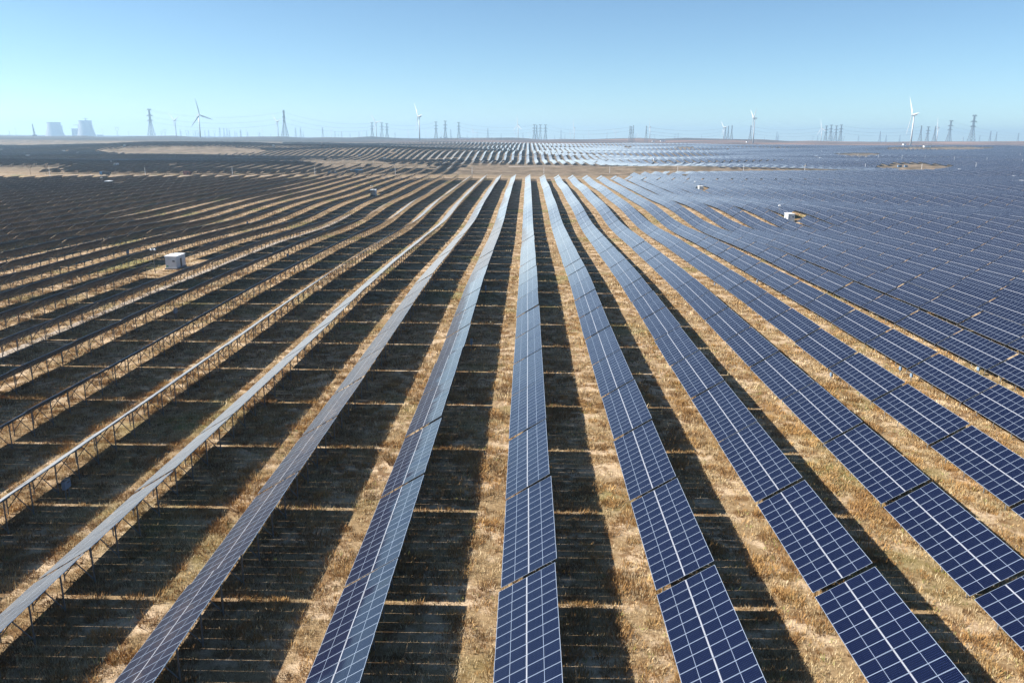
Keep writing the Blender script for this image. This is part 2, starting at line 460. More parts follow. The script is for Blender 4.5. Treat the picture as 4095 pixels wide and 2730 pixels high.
Xs, Ys = [], []
kmax = 330
for k in range(-kmax, kmax+1):
    X = KX(k)
    jj = np.arange(-4, 60); Y = Y0+L/2+jj*L
    ye = float(yend(X)); ok = (Y+L/2 < ye) & (abs(X) < .80*np.maximum(Y, 0)+70)
    Yk = list(Y[ok])
    Yk = [y+5.0*(y > 575) for y in Yk]
    if ok.any() and abs(X) < .8*ye and 570 < ye < 600 and X > -150: Yk.append(max(Yk)+L+5.0)
    Xs += [X]*len(Yk); Ys += Yk
    # second field behind the road
    s6 = X/800.0
    ys = float(np.interp(X/700.0, [-.8, -.58, -.53, -.3, -.1, -.095, .09, .13, .8], [712, 712, 612, 614, 672, 910, 910, 850, 845]))
    if X > 95: ys = min(ys, ye+60+140*float(np.clip((190-X)/95, 0, 1)))
    Yb = ys+L/2; c = 0
    while Yb < 2330:
        if abs(X) < .72*Yb+20: Xs.append(X); Ys.append(Yb)
        c += 1; Yb += L
        if c == 1 or c % 17 == 0: Yb += 6.0
Xs = np.array(Xs); Ys = np.array(Ys); Zs = terr(Xs, Ys)
px, py, dd = project(Xs, Ys, Zs+ZC)
keep = ~((Ys > 560) & cleared(px, py))
keep &= ~((Ys > 1900) & (Xs/Ys < -.3))          # hidden behind the long ridge
for cx, cy in CABW:
    wy = 8 if cy < 640 else 16
    if cy < 640: keep &= ~((abs(Xs-cx) < 5.17) & (abs(Ys-cy) < wy))
keep &= ~((Ys > 640) & (RNG.random(len(Xs)) < .012))
Xs, Ys, Zs, px, py, dd = [a[keep] for a in (Xs, Ys, Zs, px, py, dd)]
slope = np.arctan2(terr(Xs, Ys+L/2)-terr(Xs, Ys-L/2), L)
# frame test on the four corners
inf = np.zeros(len(Xs), bool)
for ax in (-1.8, 1.8):
    for ay in (-6.5, -2, 2, 6.5):
        qx, qy, qd = project(Xs+ax, Ys+ay, Zs+ZC+ax*.62)
        inf |= (qx > 0) & (qx < 4095) & (qy < 2730) & (qy > 0) & (Ys+ay > 5)
rank = np.where(inf & (Ys < 600), dd, 1e9)
order = np.argsort(rank)[:300]
indiv = np.zeros(len(Xs), bool); indiv[order] = True
ks = np.round((Xs-KX(0))/P).astype(int)
ORD = ['zeroth','first','second','third','fourth','fifth','sixth','seventh','eighth','ninth','tenth','eleventh','twelfth','thirteenth','fourteenth',
       'fifteenth','sixteenth','seventeenth','eighteenth','nineteenth','twentieth','twenty-first','twenty-second','twenty-third','twenty-fourth','twenty-fifth']
def ordn(i): return ORD[i] if i < len(ORD) else '%dth' % i
detail_n = 110
protoD = protoS = None
rowcount = {}
idx = sorted(order, key=lambda i: (ks[i], Ys[i]))
rankpos = {int(i): n for n, i in enumerate(order)}
for i in idx:
    i = int(i); k = int(ks[i]); rowcount[k] = rowcount.get(k, 0)+1; c = rowcount[k]
    det = rankpos[i] < detail_n
    if det and protoD is None:
        protoD = empty('solar_table'); build_table(protoD, True); kidsD = list(protoD.children); r = protoD
    elif not det and protoS is None:
        protoS = empty('solar_table'); build_table(protoS, False); kidsS = list(protoS.children); r = protoS
    else:
        r = copy_thing(protoD if det else protoS, kidsD if det else kidsS)
        for ch in ():
            pass
    r.location = (Xs[i]+random.gauss(0, .03), Ys[i], Zs[i]+random.gauss(0, .03)); r.rotation_euler = (slope[i]+random.gauss(0, .003), random.gauss(0, .007), random.gauss(0, .001))
    look = ('blue-grey gleaming' if k == 0 else 'navy blue' if k > 0 else 'slanting silvery' if k > -4 else 'edge-on' if k > -6 else 'dark-backed')
    where = ('the central row' if k == 0 else 'the %s row %s of centre' % (ordn(abs(k)), 'right' if k > 0 else 'left'))
    setp(r, '%s solar table, %s from the front in %s' % (look, ordn(c), where), 'solar table', 'solar tables in the long parallel rows')
for r in [o for o in S.objects if o.parent and o.name.startswith('solar_panel')]:
    r.location.y += random.gauss(0, .005); r.rotation_euler = (random.gauss(0, .004), -BETA+random.gauss(0, .006), 0)

# --- all further tables as one object
def template(level):
    V, Q, m, uv = [], [], [], []
    def addq(pts, mm, uvs=((0, 0),)*4):
        b = len(V); V.extend(pts); Q.append((b, b+1, b+2, b+3)); m.append(mm); uv.extend(uvs)
    (x0, z0), (x1, z1) = on_plane(0, .018), on_plane(4.30, .018)
    (a0, c0), (a1, c1) = on_plane(0, -.03), on_plane(4.30, -.03); h = TL/2
    if level < 2: addq([(x0, -h, z0), (x1, -h, z1), (x1, h, z1), (x0, h, z0)], 0, ((0, 0), (4.3, 0), (4.3, TL), (0, TL)))
    else: addq([(x0, -h, z0), (x1, -h, z1), (x1, h, z1), (x0, h, z0)], 0, ((0, 0), (4.3, 0), (4.3, TL), (0, TL)))
    addq([(a0, h, c0), (a1, h, c1), (a1, -h, c1), (a0, -h, c0)], 1)
    addq([(a0, -h, c0), (a1, -h, c1), (x1, -h, z1), (x0, -h, z0)], 2); addq([(a1, h, c1), (a0, h, c0), (x0, h, z0), (x1, h, z1)], 2)
    addq([(a1, -h, c1), (a1, h, c1), (x1, h, z1), (x1, -h, z1)], 2); addq([(a0, h, c0), (a0, -h, c0), (x0, -h, z0), (x0, h, z0)], 2)
    def prism(p, q, r):
        p, q = np.array(p, float), np.array(q, float); a = (q-p)/np.linalg.norm(q-p)
        u = np.cross(a, (0, 1, 0)); u /= np.linalg.norm(u); w = np.cross(a, u)
        c = [(math.cos(t)*u+math.sin(t)*w)*r for t in (0, 2.094, 4.189)]
        for i in range(3):
            j = (i+1) % 3; addq([tuple(p+c[i]), tuple(p+c[j]), tuple(q+c[j]), tuple(q+c[i])], 3)
    if level < 2:
        for y in BENTS:
            prism((xr, y, -.3), (xr, y, undr(xr)), .055); prism((xr-.03, y, .2), (-.45, y, undr(-.45)), .04)
            prism((xf, y, -.3), (xf, y, undr(xf)), .05)
            if level == 0: prism((xf, y, .4), (.45, y, undr(.45)), .04)
    return np.array(V, float), np.array(Q), np.array(m), np.array(uv, float)
rest = ~indiv
slope = slope+RNG.normal(0, .0025, len(slope)); Zs = Zs+RNG.normal(0, .02, len(Zs))
bV, bQ, bM, bU = [], [], [], []; off = 0
for lev, sel in ((0, rest & (Ys < 330)), (1, rest & (Ys >= 330) & (Ys < 950)), (2, rest & (Ys >= 950))):
    ii = np.where(sel)[0]
    if not len(ii): continue
    V, Q, mm, uu = template(lev)
    cs, sn = np.cos(slope[ii])[:, None], np.sin(slope[ii])[:, None]
    Wx_ = V[None, :, 0]+Xs[ii][:, None]
    Wy_ = V[None, :, 1]*cs-V[None, :, 2]*sn+Ys[ii][:, None]
    Wz_ = V[None, :, 1]*sn+V[None, :, 2]*cs+Zs[ii][:, None]
    bV.append(np.stack([Wx_, Wy_, Wz_], -1).reshape(-1, 3))
    bQ.append((Q[None]+(np.arange(len(ii))*len(V))[:, None, None]+off).reshape(-1, 4)); off += len(ii)*len(V)
    bM.append(np.tile(mm, len(ii))); bU.append(np.tile(uu, (len(ii), 1)))
me = quads_mesh('distant_solar_tables', np.concatenate(bV), np.concatenate(bQ), [M_panel, M_back, M_alu, M_steel], np.concatenate(bM), np.concatenate(bU))
o = bpy.data.objects.new('distant_solar_tables', me); link(o)
setp(o, 'countless small solar tables filling the plain out to the horizon', 'solar tables', None, 'stuff')
print('tables', len(Xs), 'indiv', indiv.sum(), 'maxY', Ys[indiv].max())

# ------------------------------------------------------------------ dry grass and scrub
def blades(n, ylo, yhi, nb, hgt, rad, pal, wid, seed, patch=None):
    rg = np.random.default_rng(seed)
    Y = ylo+(yhi-ylo)*rg.random(n*2)**.8; X = (rg.random(n*2)*2-1)*(.68*Y+8)
    if patch is not None:
        pr = patch(X, Y); k = rg.random(n*2) < pr; X, Y = X[k], Y[k]
    X, Y = X[:n], Y[:n]; n = len(X)
    Z = terr(X, Y)
    sc = (.6+.8*rg.random(n))
    C = np.array(pal)[rg.integers(0, len(pal), n)]*(.75+.5*rg.random(n))[:, None]
    ang = rg.random((n, nb))*2*np.pi; rr = rad*sc[:, None]*np.sqrt(rg.random((n, nb)))
    bx = X[:, None]+np.cos(ang)*rr; by = Y[:, None]+np.sin(ang)*rr
    h = hgt*sc[:, None]*(.5+.7*rg.random((n, nb)))*(1-.45*(rr/(rad*1.4))**2)
    le = rg.random((n, nb))*2*np.pi; tx = bx+np.cos(ang)*h*.35+np.cos(le)*h*.3; ty = by+np.sin(ang)*h*.35+np.sin(le)*h*.3
    wa = rg.random((n, nb))*np.pi; wx, wy = np.cos(wa)*wid, np.sin(wa)*wid
    z0 = Z[:, None]+0*h-.02
    V = np.stack([np.stack([bx-wx, by-wy, z0], -1), np.stack([bx+wx, by+wy, z0], -1), np.stack([tx, ty, z0+h], -1)], 2).reshape(-1, 3)
    Q = np.arange(len(V)).reshape(-1, 3)
    cc = np.repeat(C, nb*3, axis=0)*np.repeat(.8+.4*rg.random(n*nb), 3)[:, None]
    return V, Q, np.column_stack([np.clip(cc, 0, .8), np.ones(len(cc))])
STRAW = [(.52, .41, .25), (.46, .34, .18), (.62, .51, .34), (.34, .24, .12), (.46, .38, .23)]
SCRUB = [(.34, .20, .075), (.25, .135, .05), (.42, .27, .12), (.15, .085, .035)]
GREENP = [(.24, .26, .08), (.30, .28, .10), (.20, .20, .07)]
def patchy(sx, ph, lo, hi):
    return lambda X, Y: np.clip((np.sin(X/sx+ph)*np.sin(Y/sx*1.3+ph*2)+np.sin((X+Y)/sx*2.1)*.5+np.sin(X*1.7/sx-Y*.6/sx)*.4)*.5+.5, lo, hi)
def stuff_blades(name, parts, label, cat):
    V = []; Q = []; C = []; off = 0
    for v, q, c in parts: V.append(v); Q.append(q+off); C.append(c); off += len(v)
    me = quads_mesh(name, np.concatenate(V), np.concatenate(Q), [M_grass], col=np.concatenate(C), nper=3)
    o = bpy.data.objects.new(name, me); link(o); setp(o, label, cat, None, 'stuff')
stuff_blades('dry_grass', [
    blades(30000, 30, 85, 9, .34, .30, STRAW, .016, 1, patchy(3.1, .4, .25, 1)),
    blades(26000, 80, 170, 6, .40, .42, STRAW, .035, 2, patchy(4.1, 1.4, .2, 1)),
    blades(14000, 165, 330, 5, .5, .6, STRAW, .06, 3, patchy(6, 2.4, .1, 1)),
    blades(2600, 30, 150, 8, .35, .4, GREENP, .03, 4, patchy(13, 3.2, 0, .9))],
    'straw-coloured dry grass growing between and under the panel rows', 'grass')
stuff_blades('dry_scrub', [
    blades(5200, 30, 90, 36, .30, .40, SCRUB, .022, 5, patchy(2.6, 2.2, .02, 1)),
    blades(1500, 30, 100, 120, .46, .78, [(.40, .25, .10), (.31, .18, .07), (.24, .14, .06)], .026, 8, patchy(4.3, .8, .03, 1)),
    blades(10000, 88, 180, 20, .38, .6, SCRUB, .04, 6, patchy(3.6, .9, .02, 1)),
    blades(5000, 175, 340, 12, .45, .7, SCRUB, .07, 7, patchy(5, .3, .02, 1))],
    'low rust-brown tumbleweed bushes dotting the sunlit strips', 'scrub')

# ------------------------------------------------------------------ inverter cabins, masts, poles, boxes
def make_cabin():
    r = empty('inverter_cabin')
    MB().box((0, 0, .1), (2.9, 5.4, .5), 0).obj('concrete_base', M_conc, r)
    MB().box((0, -.3, 1.6), (2.5, 4.2, 2.5), 0).obj('cabin_body', M_offwhite, r)
    b = MB(); b.box((0, -.3, 2.9), (2.75, 4.45, .1)); b.v[-4:] = [(x, y, z+(.12 if abs(y+.3) > 0 and x > 0 else .2)) for x, y, z in b.v[-4:]]
    b.obj('roof', M_white, r)
    MB().box((.1, 2.25, 1.65), (2.3, .9, 2.7), 0).obj('transformer_cabinet', M_offwhite, r)
    MB().box((.1, 2.25, 3.06), (2.5, 1.1, .1), 0).obj('cabinet_roof', M_white, r)
    MB().box((1.265, .2, 1.35), (.03, .85, 1.95), 0).obj('door', M_dark, r)
    MB().box((-1.265, .2, 1.35), (.03, .85, 1.95), 0).obj('door', M_dark, r)
    v = MB()
    for i in range(5): v.box((.65, -2.415, 1.75+i*.09), (.55, .03, .05))
    v.obj('louvre_vent', M_dark, r)
    MB().box((-.85, -2.41, .75), (.45, .02, .3)).obj('warning_sticker', M_green, r)
    return r
def make_mast():
    r = empty('camera_mast')
    MB().tube((0, 0, -.3), (0, 0, 5.3), .07, .05, 8).obj('pole', M_steel, r)
    MB().tube((-.42, 0, 5.25), (.42, 0, 5.25), .035, n=6).obj('cross_arm', M_white, r)
    for s in (-1, 1):
        MB().lathe([(.0, .28), (.16, .22), (.22, .05), (.2, -.1), (.1, -.22), (0, -.25)], 12, (s*.42, 0, 5.2)).obj('camera_dome', M_white, r, True)
    MB().tube((0, 0, 5.3), (0, 0, 5.75), .05, n=6).obj('antenna', M_white, r)
    return r
def place(r, x, y, rz=0, s=1, dz=0):
    r.location = (x, y, float(terr(x, y))+dz); r.rotation_euler = (0, 0, rz); r.scale = (s, s, s)
def copies(proto):
    return list(proto.children)
def dup(proto):
    c = proto.copy(); COL.objects.link(c)
    for ch in proto.children:
        d = ch.copy(); COL.objects.link(d); d.parent = c
        for g in ch.children:
            e = g.copy(); COL.objects.link(e); e.parent = d
    return c
cabL = ['pale grey inverter cabin beside a camera mast, nearest cabin on the left',
        'white inverter cabin midway up the dark rows left of the centre',
        'white two-part inverter cabin in a square hole among the blue panels',
        'small white cabin in the second hole of the blue panels, behind the nearer one']
pc = make_cabin(); others = sorted(range(4, len(CAB)), key=lambda i: CAB[i][0])
for i in range(len(CAB)):
    r = pc if i == 0 else dup(pc)
    x, y = CABW[i]
    place(r, x, y, 0, 1.0)
    if i < 4: lab = cabL[i]
    else: lab = 'tiny white cabin far off among the panels, %s of these counting from the left' % ordn(others.index(i)+1)
    setp(r, lab, 'cabin', 'inverter cabins among the panels')
pm = make_mast()
for i, (ci, dx, dy) in enumerate([(0, -1.2, -8.0), (1, 0, -4.5), (2, -2.2, 6.3), (3, -2.2, 6), (4, -1.5, -5), (5, -1.5, -5)]):
    r = pm if i == 0 else dup(pm)
    x, y = CABW[ci]; place(r, x+dx, y+dy, .3*i, 1.0 if i != 0 else 1.02)
    nm = ['nearest', 'central left', 'near right', 'far right', 'far left', 'farthest left'][i]
    setp(r, 'thin mast with two white camera domes by the %s inverter cabin' % nm, 'camera mast', 'camera masts by the cabins')

def make_pole():
    r = empty('lightning_pole')
    MB().tube((0, 0, -.3), (0, 0, 6.3), .16, .11, 8).obj('pole', M_white, r)
    MB().tube((0, 0, 6.3), (0, 0, 7.2), .03, .015, 5).obj('rod_tip', M_steel, r)
    MB().box((0, 0, .05), (.6, .6, .3)).obj('footing', M_conc, r)
    return r
POLES = [(200, 707), (582, 706), (930, 702), (1260, 702), (1581, 699), (1888, 696), (2175, 695), (2438, 693), (2710, 688), (2973, 685), (3218, 682),
         (3459, 678), (3685, 679), (3901, 676), (3354, 626), (3284, 614), (3430, 632), (3511, 637), (3606, 638), (3698, 639), (3815, 647), (3945, 649), (4087, 656), (4078, 628)]
pp = make_pole(); pl = sorted(range(len(POLES)), key=lambda i: POLES[i][0])
for i, (x, y) in enumerate(POLES):
    r = pp if i == 0 else dup(pp)
    gx, gy = on_ground(x, y); place(r, gx, gy, 0, 1 if gy < 800 else 1.1)
    if i < 14: lab = 'slim white pole beside the road behind the first field, %s from the left' % ordn(i+1)
    else: lab = 'slim white pole rising from the far blue field, %s from its left' % ordn(sorted(range(14, 24), key=lambda q: POLES[q][0]).index(i)+1)
    setp(r, lab, 'pole', 'white lightning poles')

def make_combiner():
    r = empty('combiner_box')
    MB().box((0, 0, 1.35), (.30, .85, .75)).obj('box_body', M_combiner, r)
    MB().box((0, 0, 1.74), (.36, .92, .04)).obj('box_lid', M_steel, r)
    MB().box((.155, .1, 1.5), (.01, .35, .08)).obj('handle', M_dark, r)
    for s in (-1, 1): MB().box((0, s*.24, .5), (.07, .1, 1.3)).obj('leg', M_steel, r)
    return r
COMB = [(265, 1998), (705, 1275), (473, 1030), (1143, 1042), (1932, 1180), (1866, 1404), (2859, 1152), (3043, 1140), (3346, 1525), (3627, 1500), (3679, 1532), (3945, 1503), (1500, 858), (980, 905)]
cb = make_combiner(); cs_ = sorted(range(len(COMB)), key=lambda i: COMB[i][0])
for i, (x, y) in enumerate(COMB):
    r = cb if i == 0 else dup(cb)
    gx, gy = on_ground(x, y)
    k = math.floor((gx-KX(0))/P+.5); ox = gx-KX(k)
    if x > 2200: gx = KX(k)+min(ox, -2.15) if ox < 0 else KX(k+1)-2.15
    elif abs(ox) < 2.3: gx = KX(k)+(2.2)
    place(r, gx, gy, 0, .62 if x > 2200 else 1)
    lab = 'blue-grey combiner box on two legs standing at the foot of the panels at lower left' if i == 0 else 'small grey combiner box at a table foot, %s counting from the left' % ordn(cs_.index(i)+1)
    setp(r, lab, 'electrical box', 'combiner boxes beside the rows')

# things along the road
def bare_tree(x, y, h, label, seed):
    rg = random.Random(seed); gx, gy = on_ground(x, y)
    r = empty('bare_tree', (gx, gy, float(terr(gx, gy))), label=label, cat='tree', group='bare trees by the road')
    MB().tube((0, 0, -.3), (0, .1, h*.35), .16, .1, 7).obj('trunk', M_bark, r)
    b = MB()
    def br(p, d, l, rr, n):
        q = p+d*l; b.tube(p, q, rr, rr*.6, 4, cap=False)
        if n:
            for _ in range(4):
                e = (d+Vector((rg.uniform(-.7, .7), rg.uniform(-.7, .7), rg.uniform(-.1, .6)))).normalized()
                br(p+d*l*rg.uniform(.4, 1), e, l*rg.uniform(.5, .8), rr*.55, n-1)
    for _ in range(5): br(Vector((0, .1, h*.33)), Vector((rg.uniform(-.5, .5), rg.uniform(-.5, .5), 1)).normalized(), h*.3, .07, 3)
    b.obj('crown', M_bark, r)
bare_tree(122, 699, 9, 'bare grey tree on the sandy strip, left of the white pole', 3)
bare_tree(188, 700, 8, 'smaller bare tree just left of the leftmost white pole', 5)

def shed(x, y, sx, sy, sz, mat, roofm, label, cat='shed', name='shed', posts=False):
    gx, gy = on_ground(x, y); r = empty(name, (gx, gy, float(terr(gx, gy))), label=label, cat=cat)
    if posts:
        for a in (-1, 0, 1):
            for c in (-1, 1): MB().box((a*(sx/2-.1), c*(sy/2-.1), sz/2), (.2, .2, sz)).obj('post', mat, r)
        MB().box((0, 0, sz+.1), (sx+.4, sy+.4, .2)).obj('roof', roofm, r)
        MB().box((0, sy/2, sz*.55), (sx, .08, sz*.5)).obj('back_panel', mat, r)
    else:
        MB().box((0, 0, sz/2), (sx, sy, sz)).obj('wall', mat, r)
        MB().box((0, 0, sz+.07), (sx+.3, sy+.3, .14)).obj('roof', roofm, r)
        MB().box((sx*.2, -sy/2-.02, sz*.42), (.9, .05, sz*.8)).obj('door', M_dark, r)
    return r
shed(1426, 694, 10, 4, 2.8, M_blue, M_blue, 'open blue steel canopy beside the road left of centre', 'canopy', 'steel_canopy', True)
shed(1330, 694, 7, 3, 1.6, M_combiner, M_offwhite, 'low grey crate stack left of the blue canopy', 'crate', 'storage_crate')
shed(750, 700, 5.0, 3, 2.5, M_rust, M_rust, 'small red-brown hut by the road, left third of the photo')
shed(3597, 669, 4.5, 2.4, 2.4, M_combiner, M_combiner, 'pale blue container on the sandy clearing, left one of two', 'container', 'storage_container')
shed(3622, 669, 3.5, 2.4, 2.1, M_combiner, M_combiner, 'pale blue container on the sandy clearing, right one of two', 'container', 'storage_container')
shed(3706, 590, 16, 8, 4, M_white, M_rust, 'long white building on the far sandy clearing at right', 'building', 'site_building')
for i, (x, y, w) in enumerate([(2650, 567, 20), (2612, 568, 10), (1850, 556, 30), (1872, 557, 18), (1781, 554, 12), (1762, 554, 8), (2988, 571, 8), (3615, 582, 8)]):
    gx, gy = on_ground(x, y)
    shed(x, y, w, 10, 5, M_white, M_offwhite, 'white shed on the hazy hills, %s of these from the left' % ordn(sorted([2650, 2612, 1850, 1872, 1781, 1762, 2988, 3615]).index(x)+1), 'shed', 'hill_shed')

def truck(x, y, label):
    gx, gy = on_ground(x, y); r = empty('parked_truck', (gx, gy, float(terr(gx, gy))), label=label, cat='truck')
    b = MB(); b.box((-2.9, 0, 1.6), (1.7, 2.3, 2.0)); b.obj('cab', M_blue, r)
    MB().box((-3.77, 0, 2.0), (.05, 1.9, .8)).obj('windscreen', M_glassd, r)
    MB().box((1.0, 0, 1.75), (5.6, 2.4, 1.5)).obj('cargo_bed', M_dark, r)
    MB().box((-.5, 0, .75), (6.8, 1.2, .3)).obj('chassis', M_dark, r)
    for wx_ in (-2.8, 1.2, 2.6):
        for s in (-1, 1): MB().tube((wx_, s*1.15, .5), (wx_, s*.8, .5), .5, n=14).obj('wheel', M_rubber, r)
truck(422, 701, 'blue truck parked on the road between the two left white poles')

# ------------------------------------------------------------------ pylons
def lattice(b, secs, r, m=0, skip=0):
    """secs: list of (half width x, half width y, z)"""
    for (ax, ay, az), (bx, by, bz) in zip(secs[:-1], secs[1:]):
        A = [(-ax, -ay, az), (ax, -ay, az), (ax, ay, az), (-ax, ay, az)]; B = [(-bx, -by, bz), (bx, -by, bz), (bx, by, bz), (-bx, by, bz)]
        for i in range(4):
            j = (i+1) % 4
            b.tube(A[i], B[i], r, n=4, cap=False, m=m); b.tube(A[i], B[j], r*.6, n=3, cap=False, m=m); b.tube(A[j], B[i], r*.6, n=3, cap=False, m=m)
            b.tube(B[i], B[j], r*.6, n=3, cap=False, m=m)
def arm(half, z, root, dy=.9, hh=2.6, r=.42):
    b = MB()
    for s in (-1, 1):
        tip = (s*half, 0, z+.3)
        for yy in (-dy, dy):
            b.tube((s*root, yy, z), tip, r, n=4, cap=False); b.tube((s*root, yy, z+hh), tip, r, n=4, cap=False)
            for q in (.25, .5, .75):
                x_ = s*(root+(half-root)*q); b.tube((x_, yy*(1-q), z+.3*q), (x_, yy*(1-q), z+hh*(1-q)+.3*q), r*.6, n=3, cap=False)
        b.tube((s*half*.98, 0, z+.2), (s*half*.98, 0, z-2.4), .12, n=4)      # insulator string
    return b
def make_pylon(kind):
    r = empty('power_pylon')
    b = MB()
    if kind in ('T', 'N'):
        secs = [(7.2, 7.2, -4), (6.2, 6.2, 4), (5, 5, 11), (4, 4, 17.5), (3.1, 3.1, 23.5), (2.3, 2.3, 29), (1.9, 1.9, 33.5), (1.7, 1.7, 38), (1.6, 1.6, 42), (1.5, 1.5, 46), (1.4, 1.4, 50), (1.3, 1.3, 54), (1.3, 1.3, 58)]
        lattice(b, secs, .42)
        b.obj('lattice_body', M_pylon, r)
        for half, z in ((7.5, 33.5), (8.6, 44), (6.2, 57)): arm(half, z, 1.5).obj('cross_arm', M_pylon, r)
    else:      # cat-head pylon with an open window
        lattice(b, [(5, 5, -4), (3.6, 3.6, 8), (2.2, 2.2, 20), (1.2, 1.2, 30)], .3)
        b.obj('lattice_body', M_pylon, r)
        h = MB()
        for s in (-1, 1):
            for yy in (-.8, .8):
                h.tube((s*1, yy, 30), (s*8, yy, 40), .25, n=4); h.tube((s*2.2, yy, 29), (s*9.2, yy, 40), .25, n=4)
                h.tube((s*8, yy, 40), (s*8, yy, 52), .25, n=4); h.tube((s*9.2, yy, 40), (s*9.2, yy, 52), .25, n=4)
                for q in range(5): h.tube((s*8, yy, 40+q*2.4), (s*9.2, yy, 42.4+q*2.4), .15, n=3)
        h.obj('window_frame', M_pylon, r)
        c = MB()
        for yy in (-.8, .8):
            c.tube((-17, 0, 53), (-9, yy, 54.5), .22, n=4); c.tube((17, 0, 53), (9, yy, 54.5), .22, n=4)
            c.tube((-17, 0, 53), (17, 0, 53), .25, n=4); c.tube((-9, yy, 54.5), (9, yy, 54.5), .25, n=4); c.tube((-9, yy, 52), (9, yy, 52), .25, n=4)
            for q in range(-8, 8): c.tube((q*1.1, yy, 52), ((q+1)*1.1, yy, 54.5), .15, n=3)
        c.obj('cross_arm', M_pylon, r)
    return r
LANDM = [(802, 'the large left wind turbine'), (1678, 'the second large wind turbine'), (3012, 'the third large wind turbine'), (3644, 'the fourth large wind turbine')]
PYL = [  # x, y top, kind, forced distance
 (38, 522, 'T', 0), (470, 506, 'V', 0), (368, 534, 'V', 0), (515, 526, 'V', 0), (606, 437, 'T', 3950), (661, 516, 'V', 0), (722, 519, 'T', 0), (747, 520, 'V', 0), (789, 521, 'V', 0),
 (835, 520, 'T', 0), (859, 522, 'V', 0), (880, 512, 'T', 0), (897, 513, 'N', 0), (909, 514, 'N', 0), (918, 520, 'T', 0), (940, 524, 'T', 0), (964, 519, 'T', 0),
 (1082, 537, 'N', 0), (1140, 443, 'N', 3950), (1183, 512, 'T', 0), (1203, 512, 'T', 0), (1213, 527, 'N', 0), (1291, 511, 'T', 0), (1353, 536, 'T', 0), (1436, 527, 'N', 0), (1467, 524, 'N', 0),
 (1489, 490, 'T', 0), (1528, 491, 'T', 0), (1548, 494, 'T', 0), (1580, 530, 'T', 0), (1744, 487, 'T', 0), (1781, 484, 'T', 0), (1803, 518, 'N', 0), (1835, 490, 'T', 0), (1868, 537, 'N', 0), (1951, 513, 'N', 0),
 (2004, 534, 'N', 0), (2091, 530, 'N', 0), (2136, 498, 'T', 0), (2146, 501, 'N', 0), (2160, 499, 'T', 0), (2181, 499, 'T', 0), (2218, 540, 'N', 0), (2243, 520, 'N', 0), (2259, 537, 'N', 0), (2335, 541, 'N', 0), (2427, 529, 'N', 0),
 (2518, 505, 'N', 3080), (2524, 506, 'N', 3090), (2531, 503, 'N', 3060), (2542, 534, 'N', 0), (2583, 505, 'N', 3120), (2618, 541, 'N', 0), (2711, 532, 'N', 0), (2805, 540, 'N', 0), (2899, 508, 'N', 0), (2910, 505, 'N', 0), (2924, 503, 'N', 0),
 (2999, 503, 'N', 0), (3057, 547, 'N', 0), (3105, 528, 'N', 0), (3269, 540, 'N', 0), (3300, 504, 'T', 0), (3319, 501, 'T', 0), (3329, 532, 'N', 0), (3340, 504, 'T', 0), (3359, 500, 'T', 0), (3517, 526, 'N', 0), (3542, 540, 'N', 0),
 (3597, 540, 'N', 0), (3678, 504, 'N', 0), (3706, 508, 'T', 0), (3734, 506, 'N', 0), (3793, 484, 'T', 0), (3883, 463, 'T', 4000), (3916, 543, 'N', 0), (3957, 526, 'N', 0), (3981, 530, 'N', 0), (4069, 533, 'N', 0)]
rgp = random.Random(4)
for _ in range(26):     # the faint far lines left of the middle
    x = rgp.uniform(560, 1560) if _ < 18 else rgp.uniform(2600, 4090)
    PYL.append((round(x), round(hor(x)-rgp.uniform(12, 20)), rgp.choice('TTV'), 0))
PYL.sort()
protoP = {}
PTOP = {}
def land_label(x, i_in_seg, kind):
    pass
seg = {}
for (x, yt, kd, fd) in PYL:
    Yd = fd or min(max(72*3392/max(hor(x)-yt, 2), 4100), 8200)
    s_ = bearing(x); X = s_*Yd; zg = float(terr(X, Yd)); zt = CAMZ+(hor(x)-yt)*Yd/3392
    sc = max((zt-zg)/58.5, .3)
    if kd not in protoP: protoP[kd] = make_pylon(kd); r = protoP[kd]
    else: r = dup(protoP[kd])
    r.location = (X, Yd, zg); r.rotation_euler = (0, 0, (math.pi/2-.12 if kd == 'N' else rgp.uniform(-.15, .15))); r.scale = (sc*(.9 if Yd < 4300 else 1), sc, sc)
    PTOP[(x, yt)] = (X, Yd, zg, sc, kd)
    lm = None
    for lx, nm in LANDM:
        if x > lx: lm = nm
    seg[lm] = seg.get(lm, 0)+1; c = seg[lm]
    kn = {'T': 'lattice pylon', 'N': 'narrow pylon', 'V': 'cat-head pylon'}[kd]
    lab = '%s on the skyline, %s right of %s' % (kn, ordn(c), lm) if lm else '%s on the hazy skyline, %s pylon from the left edge' % (kn, ordn(c))
    if (x, yt) == (606, 437): lab = 'tallest lattice pylon with three arms, left of the large left wind turbine'
    if (x, yt) == (1140, 443): lab = 'tall narrow lattice pylon between the first two large wind turbines'
    setp(r, lab, 'pylon', 'power pylons along the skyline')

